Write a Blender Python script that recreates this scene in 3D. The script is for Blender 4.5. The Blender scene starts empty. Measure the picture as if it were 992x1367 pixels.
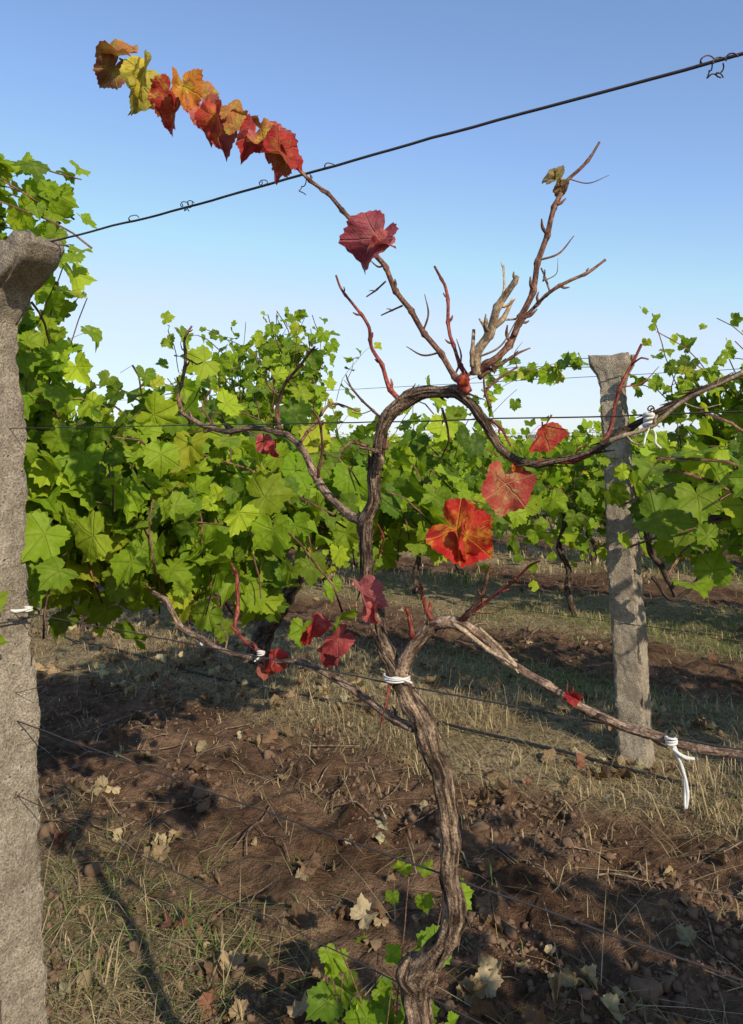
import bpy, math, random, bmesh
import numpy as np
from mathutils import Vector, noise as mnoise
random.seed(7); rng=np.random.default_rng(7)
sc=bpy.context.scene
# ---------------------------------------------------------------- camera
F=1063.0; CH=1.41; HY=590.0
cam=bpy.data.cameras.new("camera"); co=bpy.data.objects.new("camera",cam); sc.collection.objects.link(co)
co.location=(0,0,CH); co.rotation_euler=(math.radians(90),0,0)
cam.sensor_fit='HORIZONTAL'; cam.sensor_width=36; cam.lens=36*F/992; cam.shift_y=-(683.5-HY)/992
cam.clip_start=0.02; cam.clip_end=3000; sc.camera=co
R=np.array([-0.815,0.579,0.0]); NN=np.array([0.579,0.815,0.0]); D1=0.89; D2=3.59; SP=2.7
SUN=np.array([0.52,-0.85,0.0]); SUN/=np.linalg.norm(SUN); EL=math.radians(30)
SUN=SUN*math.cos(EL)+np.array([0,0,math.sin(EL)])
def at(px,py,d): return np.array([(px-496)/F*d, d, CH-(py-HY)/F*d])
def rowdepth(px,perp): return perp/(0.815+0.579*(px-496)/F)
def V(px,py,off=0.0): return at(px,py,rowdepth(px,D1+off))
# ---------------------------------------------------------------- noise
def _h(x,y,s): 
    v=np.sin(x*127.1+y*311.7+s*74.7)*43758.5453
    return v-np.floor(v)
def vnoise(x,y,s=0):
    x=np.asarray(x,float); y=np.asarray(y,float)
    xi=np.floor(x); yi=np.floor(y); fx=x-xi; fy=y-yi
    fx=fx*fx*(3-2*fx); fy=fy*fy*(3-2*fy)
    a=_h(xi,yi,s);b=_h(xi+1,yi,s);c=_h(xi,yi+1,s);d=_h(xi+1,yi+1,s)
    return (a*(1-fx)+b*fx)*(1-fy)+(c*(1-fx)+d*fx)*fy
def fbm(x,y,s=0,o=4):
    r=0;a=.5
    for i in range(o):
        r=r+a*vnoise(x*2**i,y*2**i,s+i); a*=.5
    return r
def sstep(a,b,x):
    t=np.clip((x-a)/(b-a),0,1); return t*t*(3-2*t)
def perp(x,y): return x*NN[0]+y*NN[1]
def grassmask(x,y):
    p0=perp(x,y); p=p0+ (fbm(x*1.1,y*1.1,5,3)-.45)*.9
    fr=((p-D1)/SP)%1.0
    bare=sstep(.28,.42,fr)*(1-sstep(.72,.86,fr))
    g=np.clip(1-bare,0,1)
    near=1-sstep(1.9,2.2,p)
    patch=sstep(.44,.60,fbm(x*1.9+3,y*1.9,41,3))
    left=1-sstep(-.75,-.35,x)
    return g*(1-near*(1-np.clip(.05+.35*patch+.3*left,0,1)))
def hgt(x,y):
    d=np.sqrt(x*x+(y-3)**2); fade=1/(1+(d/14)**2)
    g=grassmask(x,y)
    h=(fbm(x*.7,y*.7,1,2)-.4)*.10+(fbm(x*4,y*4,2,4)-.45)*.09+ (fbm(x*13,y*13,9,3)-.4)*.075*(1.3-g)
    return h*fade+ g*0.02*fade -0.03
# ---------------------------------------------------------------- mesh from numpy
def link(ob,parent=None):
    sc.collection.objects.link(ob)
    if parent: ob.parent=parent
    return ob
def mesh_np(name,verts,loops,starts,totals,mat,parent=None,uv=None,cols=None,smooth=True):
    me=bpy.data.meshes.new(name)
    me.vertices.add(len(verts)); me.vertices.foreach_set("co",np.ascontiguousarray(verts,dtype=np.float32).ravel())
    me.loops.add(len(loops)); me.loops.foreach_set("vertex_index",np.asarray(loops,dtype=np.int32))
    me.polygons.add(len(starts)); me.polygons.foreach_set("loop_start",np.asarray(starts,dtype=np.int32))
    me.polygons.foreach_set("loop_total",np.asarray(totals,dtype=np.int32))
    if smooth: me.polygons.foreach_set("use_smooth",np.ones(len(starts),dtype=bool))
    me.update(calc_edges=True)
    if uv is not None:
        l=me.uv_layers.new(name="UVMap"); l.data.foreach_set("uv",np.ascontiguousarray(uv[loops],dtype=np.float32).ravel())
    if cols:
        for k,c in cols.items():
            a=me.color_attributes.new(name=k,type='FLOAT_COLOR',domain='POINT')
            cc=np.ones((len(verts),4),dtype=np.float32); cc[:,:3]=c
            a.data.foreach_set("color",cc.ravel())
    me.materials.append(mat)
    return link(bpy.data.objects.new(name,me),parent)
def instance_np(name,tv,tf,M,P,mat,parent=None,uvt=None,cols=None,smooth=True,tvs=None):
    n=len(P); m=len(tv) if tvs is None else tvs.shape[1]
    if tvs is None: W=np.einsum('nij,mj->nmi',M,tv)+P[:,None,:]
    else: W=np.einsum('nij,nmj->nmi',M,tvs)+P[:,None,:]
    fl=np.concatenate([np.array(f) for f in tf]); tot=np.array([len(f) for f in tf])
    loops=(fl[None,:]+np.arange(n)[:,None]*m).ravel()
    totals=np.tile(tot,n); starts=np.concatenate([[0],np.cumsum(totals)[:-1]])
    uv=np.tile(uvt,(n,1)) if uvt is not None else None
    cc={k:np.repeat(c,m,axis=0) for k,c in cols.items()} if cols else None
    return mesh_np(name,W.reshape(-1,3),loops,starts,totals,mat,parent,uv,cc,smooth)
def empty(name,loc=(0,0,0)):
    e=bpy.data.objects.new(name,None); e.empty_display_size=.1; return link(e)
# ---------------------------------------------------------------- node helpers
def newmat(name):
    m=bpy.data.materials.new(name); m.use_nodes=True; nt=m.node_tree; nt.nodes.clear(); return m,nt
class NT:
    def __init__(s,nt): s.nt=nt
    def n(s,t,**k):
        x=s.nt.nodes.new(t)
        for a,b in k.items(): setattr(x,a,b)
        return x
    def l(s,a,b): s.nt.links.new(a,b)
    def m(s,op,a,b=None,c=None,clamp=False):
        x=s.n('ShaderNodeMath',operation=op,use_clamp=clamp)
        for i,v in enumerate((a,b,c)):
            if v is None: continue
            if isinstance(v,(int,float)): x.inputs[i].default_value=v
            else: s.l(v,x.inputs[i])
        return x.outputs[0]
    def mix(s,f,a,b,bt='MIX'):
        x=s.n('ShaderNodeMix',data_type='RGBA',blend_type=bt)
        for i,v in ((0,f),(6,a),(7,b)):
            if isinstance(v,(int,float)): x.inputs[i].default_value=v
            elif isinstance(v,tuple): x.inputs[i].default_value=(*v,1) if len(v)==3 else v
            else: s.l(v,x.inputs[i])
        return x.outputs[2]
    def noise(s,vec,scale,detail=4,rough=.55):
        x=s.n('ShaderNodeTexNoise'); x.inputs['Scale'].default_value=scale; x.inputs['Detail'].default_value=detail; x.inputs['Roughness'].default_value=rough
        if vec is not None: s.l(vec,x.inputs['Vector'])
        return x.outputs[0]
    def ramp(s,f,*st):
        x=s.n('ShaderNodeMapRange',interpolation_type='SMOOTHSTEP'); s.l(f,x.inputs[0]); x.inputs[1].default_value=st[0]; x.inputs[2].default_value=st[1]
        return x.outputs[0]
    def bump(s,h,st,dist):
        x=s.n('ShaderNodeBump'); x.inputs['Strength'].default_value=st; x.inputs['Distance'].default_value=dist; s.l(h,x.inputs['Height']); return x.outputs[0]
    def princ(s,col,rough=.8,normal=None,spec=.3,out=True):
        p=s.n('ShaderNodeBsdfPrincipled'); p.inputs['Roughness'].default_value=rough; p.inputs['Specular IOR Level'].default_value=spec
        if isinstance(col,tuple): p.inputs['Base Color'].default_value=(*col,1)
        else: s.l(col,p.inputs['Base Color'])
        if normal is not None: s.l(normal,p.inputs['Normal'])
        if out:
            o=s.n('ShaderNodeOutputMaterial'); s.l(p.outputs[0],o.inputs[0])
        return p
def leafmat(name,detail=True,trans=.40,spec=.14,rough=.5,hero=False):
    m,nt=newmat(name); g=NT(nt)
    c1=g.n('ShaderNodeVertexColor',layer_name='Col').outputs[0]; c2=g.n('ShaderNodeVertexColor',layer_name='Col2').outputs[0]
    nrm=None
    if detail:
        uv=g.n('ShaderNodeUVMap'); sep=g.n('ShaderNodeSeparateXYZ'); g.l(uv.outputs[0],sep.inputs[0]); x,y=sep.outputs[0],sep.outputs[1]
        ax=g.m('ABSOLUTE',x)
        mask=None
        for a in (0,52,112):
            dx,dy=math.sin(math.radians(a)),math.cos(math.radians(a))
            cr=g.m('ABSOLUTE',g.m('SUBTRACT',g.m('MULTIPLY',ax,dy),g.m('MULTIPLY',y,dx)))
            dt=g.m('ADD',g.m('MULTIPLY',ax,dx),g.m('MULTIPLY',y,dy))
            v=g.m('MULTIPLY',g.m('SUBTRACT',1.0,g.ramp(cr,0.006,0.03)),g.m('GREATER_THAN',dt,-0.02))
            if hero:
                sec=g.m('SINE',g.m('ADD',g.m('MULTIPLY',dt,36.0),g.m('MULTIPLY',cr,-30.0)))
                sec=g.m('MULTIPLY',g.ramp(sec,.8,1.0),g.m('MULTIPLY',g.m('SUBTRACT',1.0,g.ramp(cr,.15,.3)),g.m('GREATER_THAN',dt,0.0)))
                v=g.m('MAXIMUM',v,g.m('MULTIPLY',sec,.35))
            mask=v if mask is None else g.m('MAXIMUM',mask,v)
        r=g.m('SQRT',g.m('ADD',g.m('MULTIPLY',x,x),g.m('MULTIPLY',y,y)))
        geo=g.n('ShaderNodeNewGeometry')
        nz=g.noise(geo.outputs[0],60,3)
        cen=g.m('MULTIPLY',g.m('SUBTRACT',1.0,g.ramp(r,.1,.75 if hero else .8)),g.ramp(nz,.4,.65))
        if hero:
            nb_=g.noise(geo.outputs[0],38,3,.6); cen=g.m('MAXIMUM',cen,g.m('MULTIPLY',g.ramp(nb_,.53,.66),.8))
        f=g.m('MAXIMUM',g.m('MULTIPLY',mask,.7 if hero else .6),cen)
        col=g.mix(f,c1,c2)
        col=g.mix(.45,col,g.mix(nz,(0.45,0.45,0.42),(1.4,1.4,1.35)),'MULTIPLY')
        if hero:
            nd=g.noise(geo.outputs[0],110,3,.6); col=g.mix(g.m('MULTIPLY',g.ramp(nd,.58,.7),.55),col,(.13,.065,.03))
        hb=g.m('ADD',g.m('MULTIPLY',mask,-1.0),g.m('MULTIPLY',nz,1.6))
        nrm=g.bump(hb,.7,.004)
    else:
        col=c1
    p=g.princ(col,rough,nrm,spec,out=False)
    t=g.n('ShaderNodeBsdfTranslucent'); tc=g.mix(1.0,col,(1.2,1.0,.9) if hero else (1.7,1.6,.5),'MULTIPLY'); g.l(tc,t.inputs[0])
    mx=g.n('ShaderNodeMixShader'); mx.inputs[0].default_value=trans; g.l(p.outputs[0],mx.inputs[1]); g.l(t.outputs[0],mx.inputs[2])
    o=g.n('ShaderNodeOutputMaterial'); g.l(mx.outputs[0],o.inputs[0])
    return m
M_leaf=leafmat("vine_leaf"); M_leaf_far=leafmat("vine_leaf_distant",False,spec=.1); M_dry=leafmat("dry_leaf",True,.12,.1,.85)
M_hero=leafmat("autumn_leaf",True,.3,.2,.6,True)
def grassmat():
    m,nt=newmat("grass_blades"); g=NT(nt)
    c1=g.n('ShaderNodeVertexColor',layer_name='Col').outputs[0]
    p=g.princ(c1,.7,None,.2,out=False); t=g.n('ShaderNodeBsdfTranslucent'); g.l(c1,t.inputs[0])
    mx=g.n('ShaderNodeMixShader'); mx.inputs[0].default_value=.3; g.l(p.outputs[0],mx.inputs[1]); g.l(t.outputs[0],mx.inputs[2])
    o=g.n('ShaderNodeOutputMaterial'); g.l(mx.outputs[0],o.inputs[0]); return m
M_grass=grassmat()
def barkmat(name,ca,cb,sc_u=14,sc_v=18,bump=.8,dist=.004,rough=.9):
    m,nt=newmat(name); g=NT(nt)
    uv=g.n('ShaderNodeUVMap'); mp=g.n('ShaderNodeMapping'); g.l(uv.outputs[0],mp.inputs[0]); mp.inputs['Scale'].default_value=(sc_u,sc_v,1)
    n1=g.noise(mp.outputs[0],1.0,6,.65)
    geo=g.n('ShaderNodeNewGeometry'); n2=g.noise(geo.outputs[0],25,4); n3=g.noise(geo.outputs[0],300,3)
    f=g.ramp(n1,.40,.64)
    col=g.mix(f,ca,cb); col=g.mix(.75,col,g.mix(g.ramp(n2,.3,.7),(.42,.38,.35),(1.4,1.36,1.3)),'MULTIPLY')
    col=g.mix(.6,col,g.mix(g.ramp(n3,.3,.7),(.35,.33,.32),(1.6,1.6,1.6)),'MULTIPLY')
    g.princ(col,rough,g.bump(g.m('ADD',n1,g.m('MULTIPLY',n3,.5)),bump,dist),.15); return m
M_bark=barkmat("old_bark",(.05,.033,.024),(.37,.27,.19),14,26,1.0,.009)
M_cordon=barkmat("cordon_bark",(.10,.062,.045),(.40,.29,.21),8,40,1.0,.004)
M_cane=barkmat("brown_cane",(.085,.04,.03),(.27,.145,.10),6,60,.6,.001,.65)
M_red=barkmat("red_cane",(.15,.03,.025),(.34,.10,.07),6,60,.5,.001,.6)
M_tan=barkmat("dry_cane",(.26,.19,.12),(.55,.44,.31),8,40,.6,.0015,.8)
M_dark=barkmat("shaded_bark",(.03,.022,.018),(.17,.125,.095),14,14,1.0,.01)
def simple(name,col,rough,spec=.3,metal=0,scale=300):
    m,nt=newmat(name); g=NT(nt); geo=g.n('ShaderNodeNewGeometry'); n=g.noise(geo.outputs[0],scale,3)
    c=g.mix(n,tuple(x*.6 for x in col),tuple(min(1,x*1.35) for x in col))
    p=g.princ(c,rough,g.bump(n,.3,.001),spec); p.inputs['Metallic'].default_value=metal; return m
M_wire=simple("rusty_wire",(.06,.05,.048),.6,.4,.3); M_tie=simple("cloth_tie",(.62,.61,.58),.9,.1)
M_hose=simple("black_polythene",(.02,.02,.022),.45,.4)
M_tendril=simple("dry_tendril",(.10,.06,.045),.8)
def concmat():
    m,nt=newmat("rough_concrete"); g=NT(nt); geo=g.n('ShaderNodeNewGeometry'); P=geo.outputs[0]
    a=g.noise(P,230,5,.7); b=g.noise(P,7,6,.65); c=g.noise(P,55,5,.7)
    v=g.n('ShaderNodeTexVoronoi'); v.inputs['Scale'].default_value=75; g.l(P,v.inputs['Vector'])
    pit=g.m('MULTIPLY',g.m('SUBTRACT',1.0,g.ramp(v.outputs[0],.08,.3)),g.ramp(c,.5,.62))
    col=g.mix(g.ramp(b,.3,.7),(.36,.305,.24),(.57,.50,.405))
    col=g.mix(.9,col,g.mix(g.ramp(a,.32,.68),(.5,.48,.45),(1.32,1.29,1.25)),'MULTIPLY')
    col=g.mix(.6,col,g.mix(g.ramp(c,.3,.7),(.6,.57,.55),(1.25,1.24,1.2)),'MULTIPLY')
    col=g.mix(g.m('MULTIPLY',pit,.6),col,(.13,.11,.095))
    h=g.m('ADD',g.m('ADD',g.m('MULTIPLY',a,1.3),g.m('MULTIPLY',c,1.3)),g.m('MULTIPLY',pit,-1.0))
    g.princ(col,.93,g.bump(h,1.0,.008),.12); return m
M_conc=concmat()
def groundmat():
    m,nt=newmat("vineyard_soil"); g=NT(nt); geo=g.n('ShaderNodeNewGeometry'); P=geo.outputs[0]
    ca=g.n('ShaderNodeVertexColor',layer_name='Col').outputs[0]
    sx=g.n('ShaderNodeSeparateColor'); g.l(ca,sx.inputs[0]); gm=sx.outputs[0]
    a=g.noise(P,3,5,.6); b=g.noise(P,22,5,.7); c=g.noise(P,140,3,.7)
    soil=g.mix(g.ramp(a,.35,.65),(.105,.060,.038),(.235,.148,.098))
    soil=g.mix(.8,soil,g.mix(g.ramp(b,.3,.7),(.42,.40,.38),(1.35,1.3,1.25)),'MULTIPLY')
    mp=g.n('ShaderNodeMapping'); g.l(P,mp.inputs[0]); mp.inputs['Scale'].default_value=(90,18,10); mp.inputs['Rotation'].default_value=(0,0,.5)
    st=g.noise(mp.outputs[0],1,4,.7)
    straw=g.mix(g.ramp(st,.35,.65),(.22,.16,.085),(.52,.42,.25))
    grn=g.mix(g.ramp(b,.35,.65),(.14,.135,.05),(.30,.27,.12))
    straw=g.mix(g.ramp(a,.45,.75),straw,grn)
    f=g.m('MULTIPLY',gm,g.ramp(g.m('ADD',b,g.m('MULTIPLY',st,.5)),.52,.82))
    col=g.mix(f,soil,straw); col=g.mix(.5,col,g.mix(c,(.45,.45,.45),(1.55,1.5,1.45)),'MULTIPLY')
    h=g.m('ADD',g.m('MULTIPLY',b,1.0),g.m('MULTIPLY',c,.35))
    g.princ(col,.95,g.bump(h,1.0,.045),.08); return m
M_ground=groundmat()
# ---------------------------------------------------------------- ground sheet
n=800; u=np.linspace(-1,1,n); gx=1.25*np.sinh(7*u); X,Y=np.meshgrid(gx,gx+2.7)
Z=hgt(X,Y); vv=np.stack([X,Y,Z],-1).reshape(-1,3)
i,j=np.meshgrid(np.arange(n-1),np.arange(n-1)); a=(j*n+i).ravel()
q=np.stack([a,a+1,a+n+1,a+n],1)
gm=grassmask(X,Y).ravel()
mesh_np("ground",vv,q.ravel(),np.arange(len(q))*4,np.full(len(q),4),M_ground,cols={'Col':np.repeat(gm[:,None],3,1)})
# ---------------------------------------------------------------- tubes
def catmull(P,step,kink=0.):
    P=np.array(P,float)
    if len(P)==2: 
        k=max(2,int(np.linalg.norm(P[1,:3]-P[0,:3])/step)); t=np.linspace(0,1,k)[:,None]; return P[0]*(1-t)+P[1]*t
    Q=np.vstack([2*P[0]-P[1],P,2*P[-1]-P[-2]]); out=[]
    for i in range(1,len(Q)-2):
        k=max(2,int(np.linalg.norm(Q[i+1,:3]-Q[i,:3])/step)); t=np.linspace(0,1,k,endpoint=False)[:,None]
        c=.5*((2*Q[i])+(-Q[i-1]+Q[i+1])*t+(2*Q[i-1]-5*Q[i]+4*Q[i+1]-Q[i+2])*t*t+(-Q[i-1]+3*Q[i]-3*Q[i+1]+Q[i+2])*t**3)
        out.append(c*(1-kink)+kink*(Q[i]*(1-t)+Q[i+1]*t))
    out.append(P[-1:]); return np.vstack(out)
class MB:
    def __init__(s): s.v=[];s.uv=[];s.f=[];s.c=0
    def tube(s,pts,rad,sides=8,step=.01,jit=0.,bark=0.,node=0.,nodesp=.06,kink=0.,zig=0.,spur=0.,peel=0.):
        if isinstance(rad,(int,float)): rad=[rad]*len(pts)
        Q=catmull(np.hstack([np.array(pts,float),np.array(rad,float)[:,None]]),step,kink); P=Q[:,:3].copy(); r=np.maximum(Q[:,3],.0003)
        k=len(P); sd=random.random()*100
        L=np.concatenate([[0],np.cumsum(np.linalg.norm(np.diff(P,axis=0),axis=1))])
        if jit: 
            for i in range(k): P[i]+=np.array(mnoise.noise_vector(Vector((L[i]*14+sd,0,sd))))*jit+np.array(mnoise.noise_vector(Vector((L[i]*45+sd,3,sd))))*jit*.35
        if zig:
            zz=((L+nodesp*.5)%(2*nodesp))/(2*nodesp); tri=1-4*np.abs(zz-.5)
            T=np.gradient(P,axis=0); T/=np.linalg.norm(T,axis=1)[:,None]+1e-9; sv=np.cross(T,np.array([.1,1,.1])); P=P+sv*(tri*zig*np.minimum(r*2,.01))[:,None]
        T=np.gradient(P,axis=0); T/=np.linalg.norm(T,axis=1)[:,None]+1e-9
        up=np.array([0,1,.2]) if abs(T[0][1])<.8 else np.array([1,0,0.])
        b=np.cross(T[0],up); b/=np.linalg.norm(b); th=np.linspace(0,2*np.pi,sides,endpoint=False)
        base=s.c; spurs=[]; strips=[]; side=1; lastn=-1
        for i in range(k):
            b=b-T[i]*np.dot(b,T[i]); b/=np.linalg.norm(b)+1e-9; c=np.cross(T[i],b)
            rr=r[i]
            if node:
                x=L[i]/nodesp; ph=x%1; rr=rr*(1+node*math.exp(-((ph-.5)/.08)**2))
                if ph>.5 and int(x)!=lastn and spur:
                    lastn=int(x); side=-side; a=random.gauss(0,.6)+(0 if side>0 else 3.14)
                    if random.random()<.85: spurs.append((P[i].copy(),b*math.cos(a)+c*math.sin(a),T[i].copy(),rr))
            if peel and random.random()<peel:
                a=random.random()*6.28; strips.append((P[i].copy(),b*math.cos(a)+c*math.sin(a),T[i].copy(),rr))
            rs=np.full(sides,rr)
            if bark:
                for a in range(sides):
                    rs[a]*=1+bark*(mnoise.noise(Vector((math.cos(th[a])*2.2,math.sin(th[a])*2.2,L[i]*9+sd)))*1.1+.9*mnoise.noise(Vector((math.cos(th[a])*5,math.sin(th[a])*5,L[i]*14+sd)))+.6*mnoise.noise(Vector((sd,th[a]*.3,L[i]*30)))+.5*mnoise.noise(Vector((math.cos(th[a])*3,math.sin(th[a])*3,L[i]*60+sd))))
            ring=P[i]+np.outer(np.cos(th)*rs,b)+np.outer(np.sin(th)*rs,c)
            s.v.extend(ring.tolist()); s.uv.extend([(t/6.2832 if t<3.1416 else 1-t/6.2832,L[i]+sd) for t in th])
        for i in range(k-1):
            o=base+i*sides
            for a in range(sides):
                a2=(a+1)%sides; s.f.append((o+a,o+a2,o+sides+a2,o+sides+a))
        s.f.append(tuple(base+a for a in range(sides))[::-1]); s.f.append(tuple(base+(k-1)*sides+a for a in range(sides)))
        s.c+=k*sides
        for p,dv,tv_,rr in spurs:
            l=rr*(1.6+random.random()*1.4)+.002; w=min(rr*.6,.0022)
            if random.random()<.2: l+=.012+random.random()*.02; w*=.6
            s.tube([p,p+dv*l*.6+tv_*l*.4,p+dv*l*.9+tv_*l*1.1],[w*1.1,w,w*.4],5,.003)
        for p,dv,tv_,rr in strips:
            l=.012+random.random()*.035; l*=random.choice((-1,1)); o=.0015+random.random()*.005
            s.tube([p+dv*rr*.9,p+dv*(rr*1.04)+tv_*l*.5,p+dv*(rr*1.02+o)+tv_*l],[.0011,.0013,.0004],4,.006,.001)
        return P
    def done(s,name,mat,parent=None,smooth=True):
        loops=np.concatenate([np.array(f) for f in s.f]); tot=np.array([len(f) for f in s.f]); st=np.concatenate([[0],np.cumsum(tot)[:-1]])
        return mesh_np(name,np.array(s.v),loops,st,tot,mat,parent,uv=np.array(s.uv),smooth=smooth)
def pix(l,off0=0,off1=None,k_=1.0):
    if off1 is None: off1=off0
    k=len(l); P=[];Rr=[]
    for i,e in enumerate(l):
        o=off0+(off1-off0)*i/max(1,k-1); d=rowdepth(e[0],D1+o); P.append(at(e[0],e[1],d)); Rr.append(e[2]/2/F*d*k_)
    return P,Rr
# ---------------------------------------------------------------- leaves
CT=[(0,1.0),(12,.88),(27,.72),(38,.78),(52,.91),(64,.82),(80,.69),(95,.74),(112,.78),(128,.72),(145,.64),(160,.5),(172,.28),(180,.06)]
CTH=[(0,1.0),(10,.92),(24,.82),(38,.83),(50,.92),(64,.86),(80,.79),(95,.78),(112,.80),(128,.76),(145,.68),(160,.55),(172,.32),(180,.06)]
def leaf_template(N,rings,serr,CT=CT):
    th=np.linspace(-180,180,N,endpoint=False); r=np.interp(np.abs(th),[c[0] for c in CT],[c[1] for c in CT])
    r=r*(1+serr*np.where(np.arange(N)%2==0,1,-1)); a=np.radians(th)
    V_=[np.zeros((1,2))]
    for q in rings: 
        rr=r*q if q==1 else q*(.35*r/1+.65*np.interp(np.abs(th),[0,90,180],[.85,.62,.12]))
        V_.append(np.stack([np.sin(a)*rr,np.cos(a)*rr],1))
    f=[(0,1+(i+1)%N,1+i) for i in range(N)]
    for k in range(len(rings)-1):
        o=1+k*N
        f+=[(o+i,o+(i+1)%N,o+N+(i+1)%N,o+N+i) for i in range(N)]
    return np.vstack(V_),f
TN=leaf_template(40,[.5,1],.06); TH=leaf_template(60,[.2,.4,.6,.8,1],.035,CTH); TF=leaf_template(14,[1],.0)
def norm(a): return a/(np.linalg.norm(a,axis=-1,keepdims=True)+1e-9)
def leaves(name,P,Nr,T,S,C,C2,mat,parent=None,tmpl=TN,fold=.25,curl=.6,wave=.09,foldv=None,curlv=None,crumple=0):
    n=len(P); t,f=tmpl; x=t[:,0][None];y=t[:,1][None]
    fo=(fold*(.3+rng.random(n)) if foldv is None else foldv)[:,None]; cu=(curl*(rng.random(n)*1.4-.2) if curlv is None else curlv)[:,None]+1e-3
    ph=rng.random(n)[:,None]*6.28; r=np.sqrt(x*x+y*y); th=np.arctan2(x,y)
    xs=x*np.cos(fo); z=np.abs(x)*np.sin(fo)
    z=z+wave*np.sin(3*th+ph)*r*r*1.3+wave*.7*np.sin(7*th+ph*2)*r**2
    if crumple: z=z+crumple*(np.sin(8*x+ph*3)*np.cos(7*y+ph)+.6*np.sin(15*x-9*y+ph*5)+.5*np.cos(13*y+6*x+ph*2))
    ys=np.sin(cu*y)/cu; z=z-(1-np.cos(cu*y))/cu
    cx=cu*.7; z=z-(1-np.cos(cx*xs))/cx*np.sign(cu)
    W=np.stack([xs,ys,z],-1)*.6*S[:,None,None]
    Nr=norm(Nr); T=norm(T-Nr*np.sum(T*Nr,1,keepdims=True)); B=np.cross(T,Nr)
    M=np.stack([B,T,Nr],-1)
    return instance_np(name,t,f,M,P,mat,parent,uvt=t,cols={'Col':C,'Col2':C2},tvs=W)
GREENS=np.array([[.155,.26,.014],[.22,.33,.018],[.075,.15,.014],[.31,.40,.024],[.11,.20,.018],[.38,.40,.03]])
def gcols(n,w=(.3,.28,.16,.14,.08,.04)):
    i=rng.choice(6,n,p=np.array(w)/sum(w)); c=GREENS[i]*(.62+.62*rng.random((n,1))); return c
def shoots(S,Dr,K,step,droop,wob,leaf,pet=.07,tipk=1.0):
    n=len(S); pos=S.copy(); d=norm(Dr); Ls=[];line=[pos.copy()]
    Kn=rng.integers(max(3,int(K*.55)),K+1,n); bend=rng.normal(0,1,(n,3))*wob*.5
    for k in range(K):
        d=norm(d+bend*.25+rng.normal(0,1,(n,3))*wob*.4+np.array([0,0,-1])*droop*(k/K+.3)); al=k<Kn
        pos=np.where(al[:,None],pos+d*step,pos); line.append(pos.copy())
        side=norm(np.cross(d,rng.normal(0,1,(n,3))))*pet*(.5+rng.random((n,1)))
        side[:,2]*=.5
        p=pos+side; sz=leaf*(.5+.7*rng.random(n))*(1-.55*tipk*(k/np.maximum(Kn,1))**3)
        nr=norm(SUN*.52+np.array([0,-.18,.35])+rng.normal(0,1,(n,3))*.64+side*4)
        tp=norm(np.array([0,0,-.8])+rng.normal(0,1,(n,3))*.55+side*6)
        Ls.append((p[al],nr[al],tp[al],sz[al],(k/Kn)[al]))
    cat=[np.concatenate([l[i] for l in Ls]) for i in range(5)]
    return cat,np.stack(line,1)
def canes_np(name,lines,r,mat,parent=None):
    n,k,_=lines.shape; th=np.array([0,2.09,4.19])
    off=np.stack([np.cos(th)*.9,np.sin(th)*.7,np.sin(th+.8)*.7],1)*r
    W=lines[:,:,None,:]+off[None,None]; W=W.reshape(-1,3)
    b=(np.arange(n)[:,None]*k+np.arange(k-1)[None]).ravel()*3
    q=np.concatenate([np.stack([b+a,b+(a+1)%3,b+3+(a+1)%3,b+3+a],1) for a in range(3)])
    uv=np.tile(np.array([[.1,.1],[.4,.1],[.7,.1]]),(n*k,1)); uv[:,1]+=np.repeat(np.arange(n*k),3)*.05
    return mesh_np(name,W,q.ravel(),np.arange(len(q))*4,np.full(len(q),4),mat,parent,uv=uv)
def foliage(parent,S,Dr,K,step,droop,wob,leaf,far=False,name="leaves",tipyellow=True,cr=.003,bright=1.0,w=None,zmin=None):
    (P,N_,T,sz,fr),ln=shoots(S,Dr,K,step,droop,wob,leaf,pet=leaf*.6)
    keep=np.linalg.norm(P-np.array([0,0,CH]),axis=1)>.45
    if zmin is not None: keep&=P[:,2]>zmin+rng.random(len(P))*.08; ln=ln[ln[:,:,2].min(1)>zmin]
    P,N_,T,sz,fr=P[keep],N_[keep],T[keep],sz[keep],fr[keep]
    C=gcols(len(P)) if w is None else gcols(len(P),w)
    C=C*bright
    if tipyellow: C=C*(1-fr[:,None]**2*.5)+np.array([.30,.38,.03])*fr[:,None]**2*.5
    C2=C*.7+np.array([.34,.40,.08])*.3
    leaves(name,P,N_,T,sz,C,C2,M_leaf_far if far else M_leaf,parent,TF if far else TN,wave=.13,fold=.4,curl=.8)
    if cr and len(ln): canes_np("canes",ln,cr,M_cane,parent)
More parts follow.
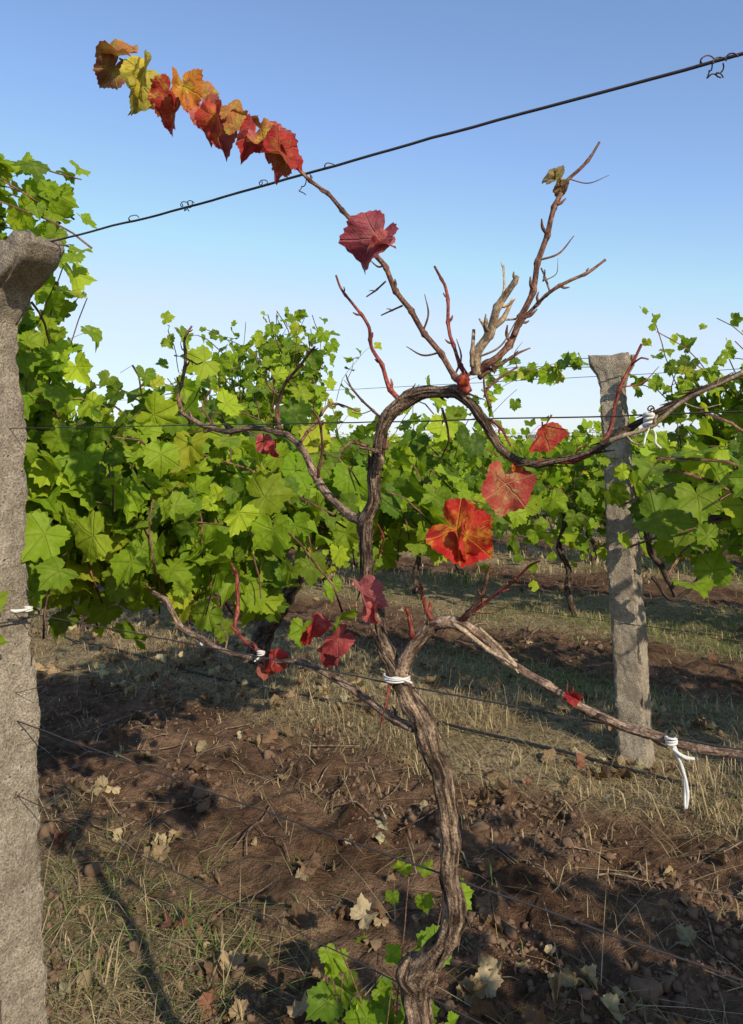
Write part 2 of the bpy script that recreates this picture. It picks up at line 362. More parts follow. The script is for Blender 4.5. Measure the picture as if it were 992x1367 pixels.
# ---------------------------------------------------------------- concrete posts
def post(rings,base,name,lean=(0,0),rough=1.0):
    zs=np.array([r[0] for r in rings]); order=np.argsort(zs); rg=np.array(rings)[order]
    z=np.concatenate([np.arange(rg[0,0],rg[-1,0],.01),[rg[-1,0]]])
    A=np.interp(z,rg[:,0],rg[:,1]);B=np.interp(z,rg[:,0],rg[:,2]);O=np.interp(z,rg[:,0],rg[:,3])
    m=80; t=np.linspace(0,2*np.pi,m,endpoint=False); e=.16
    cx=np.sign(np.cos(t))*np.abs(np.cos(t))**e; cy=np.sign(np.sin(t))*np.abs(np.sin(t))**e
    pts=np.stack([cx,cy],1); pp=np.vstack([pts,pts[:1]]); L=np.concatenate([[0],np.cumsum(np.linalg.norm(np.diff(pp,axis=0),axis=1))])
    s=np.linspace(0,L[-1],m,endpoint=False); cx=np.interp(s,L,pp[:,0]); cy=np.interp(s,L,pp[:,1])
    vs=[]
    for k,zz in enumerate(z):
        for a in range(m):
            q=Vector((cx[a]*.7+base[0]*3,cy[a]*.7,zz*9)); chip=(mnoise.noise(q*1.3)*.005+mnoise.noise(q*4)*.003+mnoise.noise(q*11)*.0018)*rough
            if min(abs(cx[a]),abs(cy[a]))>.86: chip-=(max(0,mnoise.noise(Vector((cx[a]*3,cy[a]*3,zz*14+base[0]))))*.018+max(0,mnoise.noise(Vector((cx[a]*5,cy[a]*5,zz*40))))*.008)*rough
            x=cx[a]*(A[k]+chip)-O[k]; y=cy[a]*(B[k]+chip)
            tl=zz/1.8
            vs.append(list(np.array(base)+R*x+NN*y+np.array([lean[0]*tl,lean[1]*tl,zz+(mnoise.noise(Vector((cx[a]*2,cy[a]*2,5)))*.014 if k>=len(z)-2 else 0)])))
    fs=[]
    for k in range(len(z)-1):
        for a in range(m): fs.append((k*m+a,k*m+(a+1)%m,(k+1)*m+(a+1)%m,(k+1)*m+a))
    c=len(vs); top=np.mean(np.array(vs[-m:]),axis=0)+np.array([0,0,.004]); vs.append(top.tolist())
    for a in range(m): fs.append(((len(z)-1)*m+a,(len(z)-1)*m+(a+1)%m,c))
    me=bpy.data.meshes.new(name); me.from_pydata(vs,[],fs); me.materials.append(M_conc)
    for p in me.polygons: p.use_smooth=True
    me.set_sharp_from_angle(angle=math.radians(50))
    return link(bpy.data.objects.new(name,me))
d=1.63; pb=at(13,590,d); pb[2]=-.15
post([(0,.066,.060,0),(.6,.064,.058,0.0),(1.0,.060,.054,0),(1.25,.050,.048,0),(1.55,.046,.044,.002),(1.80,.040,.040,.002),(1.86,.055,.042,.045),(1.905,.085,.046,.110),(1.935,.088,.046,.13),(1.95,.082,.042,.11)],pb,"concrete_post",lean=(-.04,0),rough=1.4)
pb2=at(853,590,3.57); pb2[2]=-.15
post([(0,.066,.058,0),(.7,.066,.056,0),(1.2,.060,.054,0),(1.22,.058,.052,0),(1.7,.050,.045,0),(1.80,.046,.045,0),(1.86,.062,.05,.0),(1.90,.088,.054,0),(1.945,.092,.054,0)],pb2,"concrete_post",lean=(-.115,0))
for px,perpD in ((333,6.6),(712,9.3),(-60,6.29)):
    dd=rowdepth(px,perpD); b=at(px,590,dd); b[2]=-.15
    post([(0,.066,.058,0),(1.1,.058,.054,0),(1.5,.05,.05,0),(1.62,.085,.055,0),(1.65,.085,.055,0)],b,"concrete_post")
# ---------------------------------------------------------------- wires
def wire(a,b,r,ext0=4,ext1=2,sag=0.0):
    d=norm(b-a); A=a-d*ext0; B=b+d*ext1; k=14
    pts=[A+(B-A)*t-np.array([0,0,sag*4*t*(1-t)])+rng.normal(0,.0015,3) for t in np.linspace(0,1,k)]
    m=MB(); m.tube(pts,r,6,.03,.0015); return m.done("trellis_wire",M_wire)
W1=[((0,341),(992,72),.0019),((0,572),(992,549),.0009),((0,812),(992,1001),.0012),((0,955),(992,1310),.0013),((0,1050),(640,1367),.0009)]
for a,b,r in W1: wire(V(*a),V(*b),r)
wire(V(0,928),V(60,915),.0007,1,0); 
for z in (1.72,1.45,1.0,.62):
    f=NN*(D2-.07); A=f+R*9+np.array([0,0,z]); B=f-R*3+np.array([0,0,z]); wire(A,B,.0013,8,1,.02)
for k in (2,3):
    for z in (1.5,.8):
        f=NN*(D1+SP*k); wire(f+R*20+np.array([0,0,z]),f-R*3+np.array([0,0,z]),.0015,5,1,.02)
def band(px,py,d,rx,name="wire_wrap",mat=None,r=.0015,tilt=.01,parent=None):
    c=at(px,py,d); pts=[]
    for t in np.linspace(0,2*np.pi*1.04,30): pts.append(c+R*rx*1.06*np.sign(math.cos(t))*abs(math.cos(t))**.4+NN*rx*np.sign(math.sin(t))*abs(math.sin(t))**.4+np.array([0,0,tilt*math.cos(t)]))
    m=MB(); m.tube(pts,r,6,.01); return m.done(name,mat or M_wire,parent)
band(842,757,3.57,.062,r=.003,name="post_wire_tie")
band(0,816,1.63,.060,r=.0018,name="post_wire_tie")
# ---------------------------------------------------------------- main vine
vine=empty("grapevine")
tr=MB()
P,r_=pix([(590,2040,60),(575,1800,50),(566,1480,40),(562,1367,38),(554,1330,42),(557,1302,46),(578,1283,34),(599,1248,28),(606,1210,31),(600,1170,26),(604,1125,30),(598,1085,25),(590,1040,28),(572,1000,27),(562,965,31),(545,935,28),(537,910,27),(519,872,24),(508,845,17),(503,810,19),(490,785,17),(490,750,19),(486,720,16),(487,695,21),(499,668,15),(501,630,17),(508,600,17),(512,575,15),(524,552,20),(545,532,19),(568,524,15),(592,523,17),(612,524,18),(632,542,14),(648,566,14),(664,594,11),(686,612,11),(715,620,9),(760,613,8),(795,602,8),(826,584,9),(872,554,7),(905,534,8),(940,516,7),(992,495,7),(1080,450,7)],0,0,.96)
tr.tube(P,r_,30,.005,.004,.27,.10,.075,.5,peel=.45)
P,r_=pix([(556,1325,20),(545,1300,34),(548,1280,12)],-.01); tr.tube(P,r_,14,.006,.004,.3)
tr.done("trunk",M_bark,vine)
cd=MB()
def arm(l,o0=0,o1=0,s=12,b=.16,mb=None,node=.16,j=.0022,ns=.06,zig=.25,spur=1,k_=.92,kink=.5):
    P,r_=pix(l,o0,o1,k_); (mb or cd).tube(P,r_,s,.004,j,b,node,ns,kink,zig,spur)
arm([(530,905,22),(548,870,20),(566,845,18),(580,832,18),(606,831,17),(640,850,14),(672,878,13),(705,900,12),(760,935,13),(830,968,13),(900,990,13),(992,1008,13),(1100,1030,12)],0,.0,16,.2)
arm([(552,972,14),(520,955,11),(488,935,10),(445,902,10),(400,884,8),(340,880,8),(290,864,8),(245,838,8),(222,805,7),(205,790,6)],0,.05,12)
arm([(489,700,15),(462,684,13),(438,664,12),(425,640,12),(408,606,10),(385,580,9),(350,572,8),(300,575,8),(272,568,7),(240,548,7)],0,.10)
arm([(503,632,8),(512,612,9),(500,600,6),(480,597,4)],-.01,-.03)
arm([(512,855,14),(500,838,9),(498,826,7)],0,-.01)
arm([(560,530,12),(575,522,9),(600,530,8)],.015,.01)
cd.done("arms",M_cordon,vine)
cn=MB()
A=lambda l,o0=0,o1=0,mb=cn,s=8,node=.4,j=.0008,ns=.036: arm(l,o0,o1,s,.08,mb,node,j,ns,.28,1,.88,.4)
A([(622,515,13),(602,494,9),(575,455,8),(550,420,8),(528,385,8),(512,355,7.5),(490,325,7.5),(462,285,7),(440,262,6),(402,230,5.5),(362,198,5),(318,170,4.5),(270,152,4),(225,125,4),(190,98,3.5),(160,78,3)],0,-.05)
A([(636,500,13),(664,478,11),(690,440,10),(708,395,9),(722,340,8.5),(735,295,8),(749,258,8)],0,.05)
A([(749,258,6),(757,243,5),(775,225,5),(790,207,4),(801,190,3.5)],.05,.08)
A([(686,448,7),(704,420,6),(728,394,5.5),(760,375,5),(790,360,4.5),(808,348,3.5)],.01,.10)
A([(640,505,8),(660,492,5),(690,472,4),(708,465,2)],0,.06)
A([(650,520,5),(668,505,4),(690,490,3)],0,.04); A([(655,545,5),(648,520,4),(646,505,3)],0,-.02)
A([(734,390,3),(728,370,3),(722,358,2.5)],.05,.06); A([(716,405,3),(730,395,3),(742,383,2)],.03,.02)
A([(243,548,6),(238,525,5),(248,490,5),(246,455,4),(256,435,3)],.10,.14); A([(247,478,3),(262,486,2.5),(270,483,2)],.11,.11)
A([(290,573,4),(270,545,3),(282,520,3)],.09,.11)
A([(374,573,7),(370,545,5),(380,515,5),(402,485,4.5),(421,463,3)],.04,.0)
A([(402,590,5),(440,540,3.5),(480,548,3)],.0,.1)
A([(425,637,5),(430,600,4),(428,565,3.5),(415,545,3)],.02,-.04)
A([(490,595,5),(470,590,4),(455,602,3)],0,-.05); A([(513,560,5),(500,550,4),(470,520,3),(462,500,2)],0,.09)
A([(515,600,8),(516,594,10),(516,586,6)],-.02,-.02)
A([(515,375,3),(500,388,2.5),(489,396,2)],-.005,-.01); A([(537,408,3),(523,414,2.5),(509,421,2)],-.01,-.005)
A([(490,780,6),(478,778,4),(464,772,3)],0,-.03)
A([(620,828,10),(632,812,8),(648,780,6),(655,752,4)],0,-.04)
A([(590,545,4),(600,585,3),(590,610,2)],0,.08)
cn.done("canes",M_cane,vine)
rd=MB(); B_=lambda l,o0=0,o1=0: A(l,o0,o1,rd)
B_([(534,534,9),(520,515,7),(509,488,6),(497,465,5.5),(493,437,5),(470,404,4),(455,384,3.5),(448,368,3)],0,-.06)
B_([(622,500,8),(610,474,5.5),(601,448,5.5),(598,408,5),(594,380,4.5),(580,356,3.5)],0,.06)
B_([(705,616,6),(760,616,6),(795,604,6),(813,578,6),(820,545,6),(832,508,5),(845,482,4.5),(857,459,4)],.01,.05)
B_([(847,484,3),(856,478,3),(866,480,2)],.04,.04)
B_([(352,872,7),(330,860,6),(314,838,6),(318,800,6),(316,770,5),(309,752,4)],.05,.12)
B_([(580,832,9),(570,812,7),(562,792,5),(560,775,3)],0,-.03); B_([(556,860,8),(548,835,6),(542,812,4)],0,-.03)
B_([(612,830,7),(650,802,5),(680,780,4),(708,755,3.5),(722,748,2)],0,-.07)
B_([(504,700,3),(512,720,3),(505,745,3)],.04,.08)
B_([(625,525,14),(620,512,18),(622,500,12)],-.008,-.012)
B_([(520,905,4),(517,930,3),(508,970,2)],-.02,-.02)
B_([(655,560,5),(670,575,4),(682,595,3)],-.02,-.03)
rd.done("red_canes",M_red,vine)
tn=MB(); C_=lambda l,o0=0,o1=0: A(l,o0,o1,tn,8,.25)
C_([(636,500,17),(638,470,15),(654,440,14),(665,415,12),(678,388,10),(690,368,7)],0,-.02)
C_([(655,440,8),(672,428,8),(684,398,5)],0,.01); C_([(670,410,6),(674,385,4),(672,354,3)],0,.02)
C_([(630,490,7),(632,462,6),(632,440,5)],-.01,-.01); C_([(648,455,6),(650,440,6),(640,425,3)],0,-.02)
C_([(605,833,7),(640,858,7),(690,890,6),(640,838,4)],-.02,-.02)
C_([(812,590,8),(850,578,7),(870,568,7),(925,528,6),(995,497,6)],-.012,-.012)
tn.done("dry_canes",M_tan,vine)
def tie(px,py,off,w,h,tails,parent=vine,name="cloth_tie"):
    m=MB(); c=V(px,py,off); dd=c[1]; k=dd/F
    for q in range(3):
        pts=[];cz=(q-1)*h*.3*k
        for t in np.linspace(0,2*np.pi,18): pts.append(c+np.array([math.cos(t)*w*.5*k,math.sin(t)*w*.5*k,cz+math.cos(t+q)*h*.12*k]))
        m.tube(pts,h*.17*k,6,.004,.0012,.4)
    for tl in tails:
        P=[c+np.array([x*k,-.008-.004*i,-y*k]) for i,(x,y) in enumerate(tl)]
        m.tube(P,[1.4*k]+[2.0*k]*(len(P)-2)+[1.2*k],6,.003,.004,.9)
    return m.done(name,M_tie,parent)
tie(530,904,-.005,34,7,[[(-17,0),(0,-3),(19,2)]])
tie(866,560,-.005,10,18,[[(0,5),(6,20),(4,32),(9,38)],[(0,5),(-9,22),(-12,34)]])
tie(896,989,-.005,13,10,[[(0,3),(9,30),(8,58),(5,80)],[(2,4),(11,34),(14,56),(11,82)],[(-4,4),(10,14),(22,16)]])
tie(348,872,.02,9,6,[[(0,2),(-3,4),(-6,6)]]); tie(268,854,.04,8,6,[[(0,2),(2,5),(5,8)]])
tie(38,813,.0,9,7,[[(0,0),(-14,2),(-20,0)]],None,"cloth_tie")
td=MB()
def tendril(px,py,sx,sy,turns,size,off=0):
    pts=[]; s1,s2=random.random()*9,random.random()*9
    for t in np.linspace(0,1,40):
        a=t*turns*6.28; k=.5+.8*abs(math.sin(t*5+s1)); pts.append(V(px+sx*t+math.cos(a)*size*k*(1-.4*t),py+sy*t+math.sin(a+.5*math.sin(s2*t))*size*k*(1-.3*t),off+.012*math.sin(a*1.3)))
    td.tube(pts,.0008,5,.003,.001)
for t in ((932,82,50,-6,3,5),(940,85,20,22,.8,8),(958,85,6,22,.8,7),(345,242,12,4,1.5,4),(250,270,2,14,.8,5),(240,272,18,-2,2,3),(400,236,8,26,.7,7),(170,292,14,-4,1.2,3),(60,322,40,5,.6,4),(12,1062,14,-6,1.5,7),(430,222,14,-3,1,3),(866,545,6,4,2,4),(722,360,10,20,.7,4)): tendril(*t)
td.done("tendrils",M_tendril,vine)
red=(.40,.035,.03);pink=(.45,.12,.11);ora=(.55,.18,.03);yel=(.55,.44,.05);oli=(.38,.34,.06);brn=(.28,.17,.09);dred=(.26,.03,.035);br=(.42,.15,.05)
H=[
(160,74,66,-80,-10,55,.9,1.0,br,oli,-.05),(152,90,56,215,20,-20,1.0,.9,(.28,.10,.06),oli,-.05),(193,98,64,190,-35,10,1.0,.8,yel,oli,-.07),(186,112,76,200,50,0,1.2,.9,oli,yel,-.06),
(224,125,56,205,10,-10,1.0,.8,red,yel,-.05),(245,115,60,170,30,10,1.1,.9,ora,yel,-.08),(236,148,58,215,-30,0,1.2,.9,red,ora,-.06),(265,125,54,130,30,40,1.0,.8,br,oli,-.04),(272,150,64,165,10,10,1.1,.8,pink,ora,-.05),
(290,158,60,190,-40,0,1.0,.9,red,ora,-.08),(286,172,66,145,20,0,1.2,.8,pink,red,-.04),(308,155,50,60,10,50,.9,.9,br,oli,-.05),(322,170,54,30,-20,40,.9,.9,br,oli,-.06),(338,184,60,205,20,10,1.2,.8,red,pink,-.06),
(352,188,56,110,-10,45,.9,.9,br,yel,-.07),(356,194,76,145,25,10,1.1,.9,pink,red,-.05),(372,205,70,95,25,30,1.0,1.1,red,br,-.08),(380,212,48,170,-35,10,1.2,1.1,(.38,.1,.05),oli,-.06),
(514,326,42,-95,10,40,1.0,.9,pink,dred,-.07),(504,318,88,-135,-30,0,1.0,.7,(.32,.06,.08),(.38,.13,.13),-.06),(741,240,42,-100,30,20,1.4,2.0,(.34,.27,.15),oli,.03),(748,250,30,200,0,0,1.3,1.8,brn,brn,.05),
(352,590,34,180,10,0,1.2,1.2,pink,red,.05),(368,598,30,170,-40,0,1.3,1.4,red,pink,.05),(620,508,20,200,0,0,1.2,1.2,red,ora,-.03),
(724,576,60,222,30,0,1.3,.7,red,br,.0),(690,622,20,190,0,0,1.,.8,ora,red,.0),(674,646,78,190,15,10,.75,.8,(.42,.06,.05),(.42,.32,.12),-.01),
(610,708,98,128,-15,22,.8,1.0,(.44,.014,.012),(.58,.22,.025),-.04),(622,716,64,172,30,0,1.1,.9,(.42,.025,.02),(.6,.32,.03),-.05),(484,790,66,155,35,0,1.3,.8,(.40,.12,.13),pink,-.03),(500,815,36,175,-30,0,1.3,.8,pink,red,-.03),
(418,832,44,200,40,0,1.2,1.,red,pink,.0),(410,850,24,200,0,0,1.2,.9,red,red,.0),(452,852,54,235,20,10,1.3,.9,(.36,.06,.06),pink,-.02),(440,872,36,190,10,10,1.1,.9,dred,pink,-.02),
(366,880,44,185,30,0,1.2,1.4,red,pink,.02),(355,892,32,140,0,0,1.2,1.4,(.34,.09,.07),brn,.02),(765,930,30,120,0,0,1.3,1.4,red,dred,-.02),(757,928,18,200,0,0,1.3,1.4,dred,red,-.02)]
P=[];N_=[];T=[];S=[];C=[];C2=[];fo=[];cu=[]; pt=MB()
for h in H:
    p=V(h[0],h[1],h[10]); P.append(p); a=math.radians(h[3]); t=np.array([math.sin(a),0,math.cos(a)])
    y,pi=math.radians(h[4]),math.radians(h[5]); nr=np.array([math.sin(y)*math.cos(pi),-math.cos(y)*math.cos(pi),math.sin(pi)])
    N_.append(nr);T.append(t);S.append(h[2]/F*p[1]*1.08);fo.append(h[6]);cu.append(h[7]);C.append(h[8]);C2.append(h[9])
    q=V(h[0],h[1]-12,0); pt.tube([q,(q+p)/2+np.array([0,0,.006]),p],[.0012,.001,.0009],5,.01)
pt.done("petioles",M_red,vine)
leaves("autumn_leaves",np.array(P),np.array(N_),np.array(T),np.array(S),np.array(C),np.array(C2),M_hero,vine,TH,wave=.16,foldv=np.array(fo)*.75,curlv=np.array(cu),crumple=.042)
# ---------------------------------------------------------------- neighbour vine
nb=empty("grapevine")
tm=MB(); b0=NN*(D1+.15)+R*2.3; tm.tube([b0+np.array([0,0,-.1]),b0+np.array([.04,0,.4]),b0+np.array([-.03,.05,.8]),b0+np.array([.1,.1,1.05]),at(60,640,2.3),at(240,640,2.6),at(430,650,3.0),at(600,655,3.3)],[.04,.033,.03,.028,.014,.012,.01,.007],12,.02,.01,.2); tm.done("trunk",M_bark,nb)
def line_starts(segs,n):
    out=[]
    for (a,b,jx,w) in segs:
        k=int(n*w); t=rng.random(k)[:,None]; out.append(a*(1-t)+b*t+rng.normal(0,1,(k,3))*jx)
    return np.concatenate(out)
S=line_starts([(at(30,640,2.3),at(330,655,2.6),np.array([.1,.22,.09]),1)],105)
Dr=rng.normal(0,1,(len(S),3))*np.array([.6,.6,.28])+np.array([.2,-.4,.12])
foliage(nb,S,Dr,9,.07,.45,.45,.13,name="leaves",w=(.3,.3,.2,.12,.06,.02),zmin=.86)
S=line_starts([(at(330,650,2.7),at(640,650,3.5),np.array([.1,.18,.07]),1)],110)
Dr=rng.normal(0,1,(len(S),3))*np.array([.6,.5,.28])+np.array([.15,-.3,.12])
foliage(nb,S,Dr,8,.068,.38,.42,.125,name="leaves",w=(.3,.28,.24,.1,.06,.02),zmin=.96)
S=line_starts([(at(60,680,2.0),at(270,680,2.3),np.array([.06,.15,.06]),1)],60)
Dr=rng.normal(0,1,(len(S),3))*np.array([.7,.4,.3])+np.array([.0,-.2,.05])
foliage(nb,S,Dr,7,.06,.3,.45,.145,name="hanging_leaves",zmin=.88)
S=line_starts([(at(-60,600,1.9),at(40,560,2.1),np.array([.04,.1,.08]),1)],44)
Dr=rng.normal(0,1,(len(S),3))*.28+np.array([.03,.1,.85])
foliage(nb,S,Dr,7,.065,.12,.25,.11,name="upper_leaves",bright=1.15)
S=line_starts([(at(-120,330,2.1),at(-80,235,2.1),np.array([.05,.05,.04]),1)],22)
Dr=rng.normal(0,1,(len(S),3))*.22+np.array([.95,.0,.06])
foliage(nb,S,Dr,7,.06,.12,.25,.10,name="top_leaves",bright=1.2)
rn=empty("grapevine")
S=line_starts([(at(1080,690,1.15),at(1040,640,1.1),np.array([.02,.03,.03]),1)],12)
Dr=rng.normal(0,1,(len(S),3))*.3+np.array([-.8,.0,.1])
foliage(rn,S,Dr,5,.045,.2,.25,.078,name="near_leaves")
b0=NN*D1-R*.9
S=rng.normal(0,1,(110,3))*np.array([.5,.25,.18])+ (b0+np.array([.6,-.1,1.15])); Dr=rng.normal(0,1,(110,3))+np.array([0.2,-.2,.1])  # unseen vine past the right edge, added to cast dappled shade on the soil
tm=MB(); tm.tube([b0+np.array([.4,-.1,-.1]),b0+np.array([.45,-.1,.5]),b0+np.array([.4,-.1,1.1])],[.04,.035,.03],12,.02,.01,.2); tm.done("trunk",M_bark,rn)
S=S[(S[:,0]>.85*np.maximum(S[:,1],0)+.6)]; Dr=Dr[:len(S)]; Dr[:,0]=np.abs(Dr[:,0])
foliage(rn,S,Dr,8,.07,.4,.3,.12,name="leaves")
# ---------------------------------------------------------------- row 2 vines
def ctrunk(m,base,h=1.1,r=.04,lean=.15):
    b=np.array(base,float); pts=[b+np.array([0,0,-.08])]; x=np.zeros(3)
    for k in range(1,6):
        x=x+np.array([random.gauss(0,.05)+lean*.2,random.gauss(0,.04),h/5]); pts.append(b+x)
    m.tube(pts,[r*1.2,r,r*.9,r*.9,r*.75,r*.6],10,.03,.01,.2)
row=empty("grapevine_row"); tm=MB()
P_=[at(345,880,5.0),at(350,850,5.0),at(372,815,4.9),at(392,780,4.8),at(405,745,4.75),at(425,690,4.7)]
tm.tube(P_,[.075,.058,.053,.048,.042,.036],14,.015,.01,.22)
for s in (.1,-1.,5.2,6.6): ctrunk(tm,NN*D2+R*s)
P_=[at(905,800,3.3),at(885,760,3.3),at(868,735,3.25),at(862,700,3.2)]; tm.tube(P_,[.012,.014,.012,.01],8,.02,.006)
tm.tube([at(870,770,3.2),at(900,800,3.2),at(940,765,3.15),at(970,735,3.1)],[.008,.009,.009,.008],8,.02,.006)
for q0,q1 in ((-2.5,1.4),(2.3,8.3)): tm.tube([NN*D2+R*s+np.array([0,0,1.05+.05*math.sin(s*3)]) for s in np.arange(q0,q1,.4)],.018,8,.04,.02,.2)
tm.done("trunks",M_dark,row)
def rowS(D,s0,s1,n,z=(.95,1.35),w=.16):
    s=s0+(s1-s0)*rng.random(n); p=NN[None]*D+R[None]*s[:,None]; p=p+NN[None]*rng.normal(0,w,(n,1)); p[:,2]=z[0]+(z[1]-z[0])*rng.random(n); return p
def updir(n,out=.5,up=.9): return rng.normal(0,1,(n,3))*np.array([out,out,.35])+np.array([0,-.1,up])
S=rowS(D2,-2.6,.95,230,(.9,1.45),.17); foliage(row,S,updir(len(S)),11,.075,.26,.35,.12,name="leaves",cr=.003,w=(.3,.26,.22,.12,.08,.02))
S=rowS(D2,-1.6,.95,64,(1.3,1.6),.1); foliage(row,S,updir(len(S),.4,1.),7,.072,.16,.3,.12,name="top_leaves",cr=.003)
S=rowS(D2,2.15,8.5,260,(.88,1.3),.2); foliage(row,S,updir(len(S)),9,.072,.28,.35,.12,name="leaves",cr=.003,zmin=.78)
S=rowS(D2-.05,2.85,3.7,125,(1.15,1.85),.15); foliage(row,S,updir(len(S),.22,1.),7,.070,.14,.3,.115,name="tall_shoots",cr=.003,bright=1.1)
S=rowS(D2,3.8,8,40,(1.2,1.4),.12); foliage(row,S,updir(len(S),.5,.8),6,.07,.2,.3,.11,name="crown_leaves",cr=.003)
S=np.array([at(800,478,3.6),at(790,490,3.65),at(700,500,3.7),at(690,520,3.7),at(795,485,3.6)]); Dr=np.array([[-1,.4,.08],[-1,.3,.0],[-.8,.6,-.5],[-.6,.2,-.6],[-1,.35,-.05]])
foliage(row,S,Dr,9,.07,.06,.15,.10,name="wire_shoot",cr=.003,bright=1.2)
# ---------------------------------------------------------------- further rows
for k in range(2,15):
    D=D1+SP*k; r2=empty("grapevine_row")
    s0,s1=-.1*D-1,2.1*D+2; L=s1-s0; lf=.14 if k<5 else (.19 if k<9 else .30)
    den=60 if k<4 else (28 if k<6 else (13 if k<9 else 6))
    n=int(L*den); st=.08 if k<9 else .12
    S=rowS(D,s0,s1,n,(.5,1.2) if k<5 else (.6,1.2),.24)
    g_=vnoise((S@R)*.9,np.full(n,k*3.1),3); S=S[g_>.10]; S[:,2]*=.88+.26*vnoise((S@R)*.8,np.full(len(S),k*1.7),9)
    foliage(r2,S,updir(len(S),.6,.8),9 if k<9 else 6,st,.3,.35,lf,far=True,name="leaves",cr=.003 if k<4 else 0,bright=1.05)
    if k<7:
        tm=MB()
        for s in np.arange(s0,s1,1.35 if k<4 else 2.0): ctrunk(tm,NN*D+R*(s+random.gauss(0,.15)),.9,.026,random.choice((-.1,.2)))
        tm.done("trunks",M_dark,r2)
# ---------------------------------------------------------------- sucker at the trunk base
sk=empty("young_vine_shoot"); S=np.array([at(500,1440,1.75),at(470,1440,1.7),at(520,1440,1.7),at(455,1445,1.68),at(545,1450,1.72),at(490,1440,1.8),at(510,1440,1.66)])
Dr=np.array([[.02,0,1],[-.15,0,1],[.2,0,1],[-.05,.1,.9],[.25,.1,.8],[.1,.1,1],[0,-.1,1]],float)
foliage(sk,S,Dr,9,.052,.02,.12,.088,name="leaves",cr=.002,w=(.4,.2,.3,.05,.05,0))
def ico(s):
    bm=bmesh.new(); bmesh.ops.create_icosphere(bm,subdivisions=s,radius=1); v=np.array([v.co[:] for v in bm.verts]); f=[[x.index for x in f.verts] for f in bm.faces]; bm.free(); return v,f
tv,tf=ico(2)
# ---------------------------------------------------------------- grass
def scatter(n,dmin,dmax,pw=1.0,qx=.56):
    y=dmin+(dmax-dmin)*rng.random(n)**pw; x=(rng.random(n)*2-1)*qx*(y+.3); return x,y
def grass(name,n,dmin,dmax,hmin,hmax,wd,thr,straw=.7,pw=1.3,flat=.5,fn=None,base=.04):
    x,y=scatter(n,dmin,dmax,pw)
    g=grassmask(x,y); cl=fbm(x*2.2,y*2.2,31,3)
    keep=rng.random(n)<np.clip(g*sstep(thr,thr+.25,cl)+base,0,1)
    if fn is not None: keep&=fn(x,y)
    x,y=x[keep],y[keep]; n=len(x); z=hgt(x,y)-.005
    cl2=fbm(x*1.3,y*1.3,77,3)
    h=hmin+(hmax-hmin)*rng.random(n)**1.8*(.5+cl2); az=rng.random(n)*6.28; ln=flat*(.3+rng.random(n)*1.2)
    d=np.stack([np.cos(az),np.sin(az)],1); w=wd*(.5+rng.random(n)); sd=np.stack([-d[:,1],d[:,0]],1)
    def p(t,lz,ws): 
        xy=np.stack([x,y],1)+d*(h*ln*t**1.6)[:,None]; return np.concatenate([xy+sd*(ws*w)[:,None],(z+h*lz)[:,None]],1)
    lz=1/np.sqrt(1+ln*ln)
    W=np.stack([p(0,0,-.5),p(0,0,.5),p(.55,.62*lz*1.15,.4),p(.55,.62*lz*1.15,-.4),p(1,lz*(1-.25*ln).clip(.2,1),0)],1)
    st=rng.random(n)<straw*(.55+.9*(1-sstep(.35,.6,fbm(x*.8,y*.8,55,3))))
    c=np.where(st[:,None],np.array([[.52,.41,.23]])*(.35+.9*rng.random((n,1))),np.array([[.18,.235,.06]])*(.5+rng.random((n,1))))
    m=5; off=np.arange(n)[:,None]*m
    loops=np.concatenate([np.array([0,1,2,3])[None]+off,np.array([3,2,4])[None]+off],1).ravel()
    tot=np.tile([4,3],n); stt=np.concatenate([[0],np.cumsum(tot)[:-1]])
    return mesh_np(name,W.reshape(-1,3),loops,stt,tot,M_grass,None,cols={'Col':np.repeat(c,m,0)},smooth=False)
far_=lambda x,y:perp(x,y)>2.3
grass("dry_grass",130000,2.3,9,.02,.11,.0035,.32,.70,1.2,1.0,far_)
grass("dry_grass",50000,8,28,.05,.16,.012,.25,.85,1.2)
grass("tall_grass",20000,2.6,6.5,.08,.28,.0030,.44,.68,1.0,.9,lambda x,y:(np.abs(perp(x,y)-3.45)<.5))
near_=lambda x,y:(perp(x,y)<2.3)
grass("short_grass",20000,1.7,3.6,.02,.08,.003,.38,.6,1.0,.8,near_,.015)
grass("short_grass",6500,1.7,3.0,.06,.24,.003,.40,.95,1.0,1.5,lambda x,y:near_(x,y)&(x<-.3),.0)
grass("straw_litter",60000,1.7,7,.04,.13,.0024,.2,1.0,1.2,4.0,None,.04)
# ---------------------------------------------------------------- leaf litter, clods, twigs
def litter(name,n,fn,size,pw=1.2,dm=(1.7,7)):
    x,y=scatter(n,*dm,pw); k=fn(x,y); x,y=x[k],y[k]; n=len(x); P=np.stack([x,y,hgt(x,y)+size*.10+rng.random(n)*.012],1)
    N_=norm(rng.normal(0,1,(n,3))*.55+np.array([0,0,1])); T=rng.normal(0,1,(n,3))
    base=np.array([[.32,.225,.13],[.42,.33,.20],[.19,.115,.07],[.22,.10,.065],[.42,.37,.23]])[rng.choice(5,n,p=[.34,.2,.32,.05,.09])]*(.6+.5*rng.random((n,1)))
    leaves(name,P,N_,T,size*(.5+.8*rng.random(n)),base,base*1.2,M_dry,None,TN,fold=1.0,curl=2.4,wave=.22)
litter("leaf_litter",2600,lambda x,y:(perp(x,y)>2.75)&(perp(x,y)<4.3)&(fbm(x*2,y*2,12,3)>.43),.085)
litter("leaf_litter",700,lambda x,y:(perp(x,y)<2.05)&(fbm(x*2,y*2,14,3)>.41),.085,1.0,(1.75,3.4))
litter("leaf_litter",260,lambda x,y:perp(x,y)>0,.07,1.2,(2,8))
tv1,tf1=ico(1)
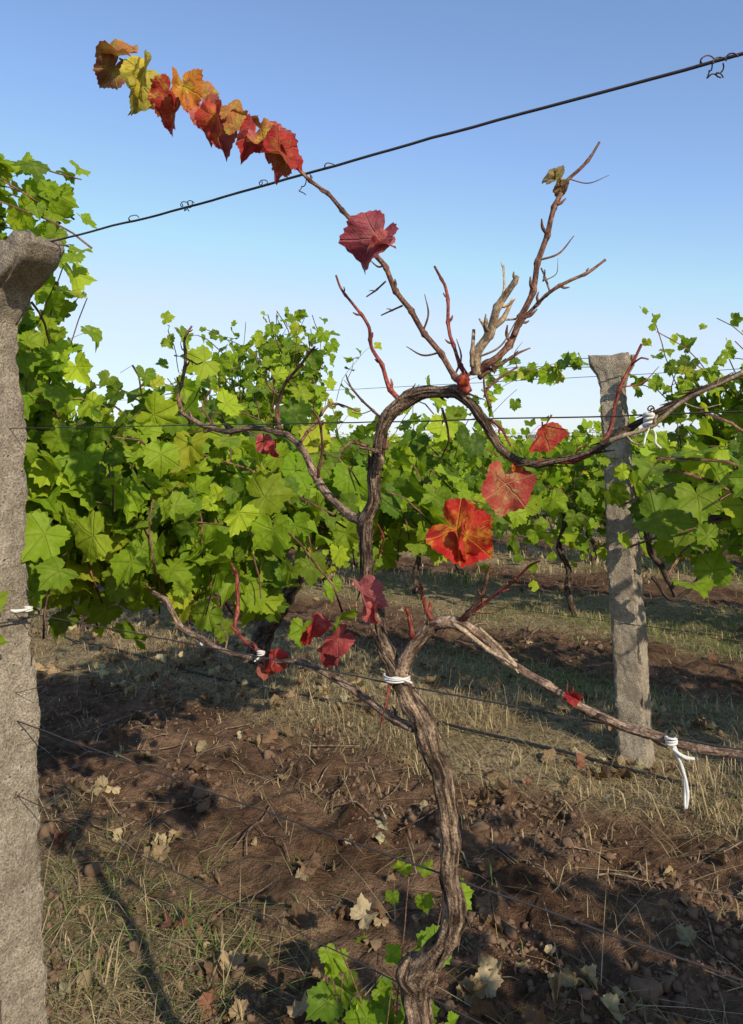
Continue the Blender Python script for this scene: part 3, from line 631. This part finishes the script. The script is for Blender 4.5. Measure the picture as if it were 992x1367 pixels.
M_clod=simple("soil_clod",(.17,.108,.072),.95,.1,0,60)
for (n,smin,smx,pw_,T_) in ((34000,.003,.017,4,(tv1,tf1)),(900,.010,.028,3,(tv,tf))):
    x,y=scatter(n,1.7,6.5,1.3); g_=grassmask(x,y); cl=fbm(x*3,y*3,61,3); k=(rng.random(n)<(1.1-g_*.8)*sstep(.34,.54,cl)); x,y=x[k],y[k]; n=len(x)
    s=(smin+smx*rng.random(n)**pw_); P=np.stack([x,y,hgt(x,y)+s*.05],1)
    v0=T_[0]; dirs=norm(rng.normal(0,1,(n,3,3)))
    base=v0[None]*(1+.5*(rng.random((n,len(v0)))-.5))[:,:,None]
    for q in range(3):
        dd=np.einsum('nmi,ni->nm',base,dirs[:,q]); base=base-dirs[:,q][:,None,:]*np.maximum(dd-.35,0)[:,:,None]
    M=np.linalg.qr(rng.normal(0,1,(n,3,3)))[0]*s[:,None,None]*(.5+.9*rng.random((n,1,3)))
    instance_np("soil_clods",v0,T_[1],M,P,M_clod,tvs=base,smooth=False)
tw=MB()
for i in range(120):
    x,y=scatter(1,1.8,6); a=random.random()*6.28; L=.08+random.random()*.3; x=float(x[0]);y=float(y[0]); pts=[]
    for t in (0,.33,.66,1): 
        xx=x+math.cos(a)*L*t+random.gauss(0,.01); yy=y+math.sin(a)*L*t+random.gauss(0,.01); pts.append(np.array([xx,yy,float(hgt(np.array(xx),np.array(yy)))+.01+random.random()*.02]))
    tw.tube(pts,.0015+random.random()*.002,5,.03,0,.1)
tw.done("fallen_twigs",M_cordon)
hs=MB(); pts=[]
for s in np.arange(-3,12,.4):
    p=NN*(D2-.22+.05*math.sin(s*1.3))+R*s; p[2]=float(hgt(np.array(p[0]),np.array(p[1])))+.02; pts.append(p)
hs.tube(pts,.007,8,.06); hs.done("irrigation_hose",M_hose)
# ---------------------------------------------------------------- light
w=bpy.data.worlds.new("World"); sc.world=w; w.use_nodes=True; nt=w.node_tree; bg=nt.nodes['Background']
sk_=nt.nodes.new('ShaderNodeTexSky'); sk_.sky_type='NISHITA'; sk_.sun_disc=False; sk_.sun_elevation=EL; sk_.sun_rotation=math.atan2(SUN[0],SUN[1]); sk_.air_density=1.0; sk_.dust_density=.3; sk_.ozone_density=2.2
g=NT(nt); tint=g.mix(1.0,sk_.outputs[0],(1.24,1.24,1.32),'MULTIPLY'); cl=g.mix(1.0,tint,(4.4,5.1,6.0),'DARKEN'); cl=g.mix(.75,tint,cl)
nt.links.new(cl,bg.inputs[0]); bg.inputs[1].default_value=.15
sl=bpy.data.lights.new("sun","SUN"); sl.energy=5.0; sl.angle=math.radians(.5); sl.color=(1,.89,.70)
so=bpy.data.objects.new("sun",sl); link(so); so.rotation_euler=Vector(SUN).to_track_quat('Z','Y').to_euler(); so.location=(3,-3,5)
sc.view_settings.view_transform='Standard'; sc.view_settings.look='None'; sc.view_settings.exposure=0; sc.view_settings.gamma=1
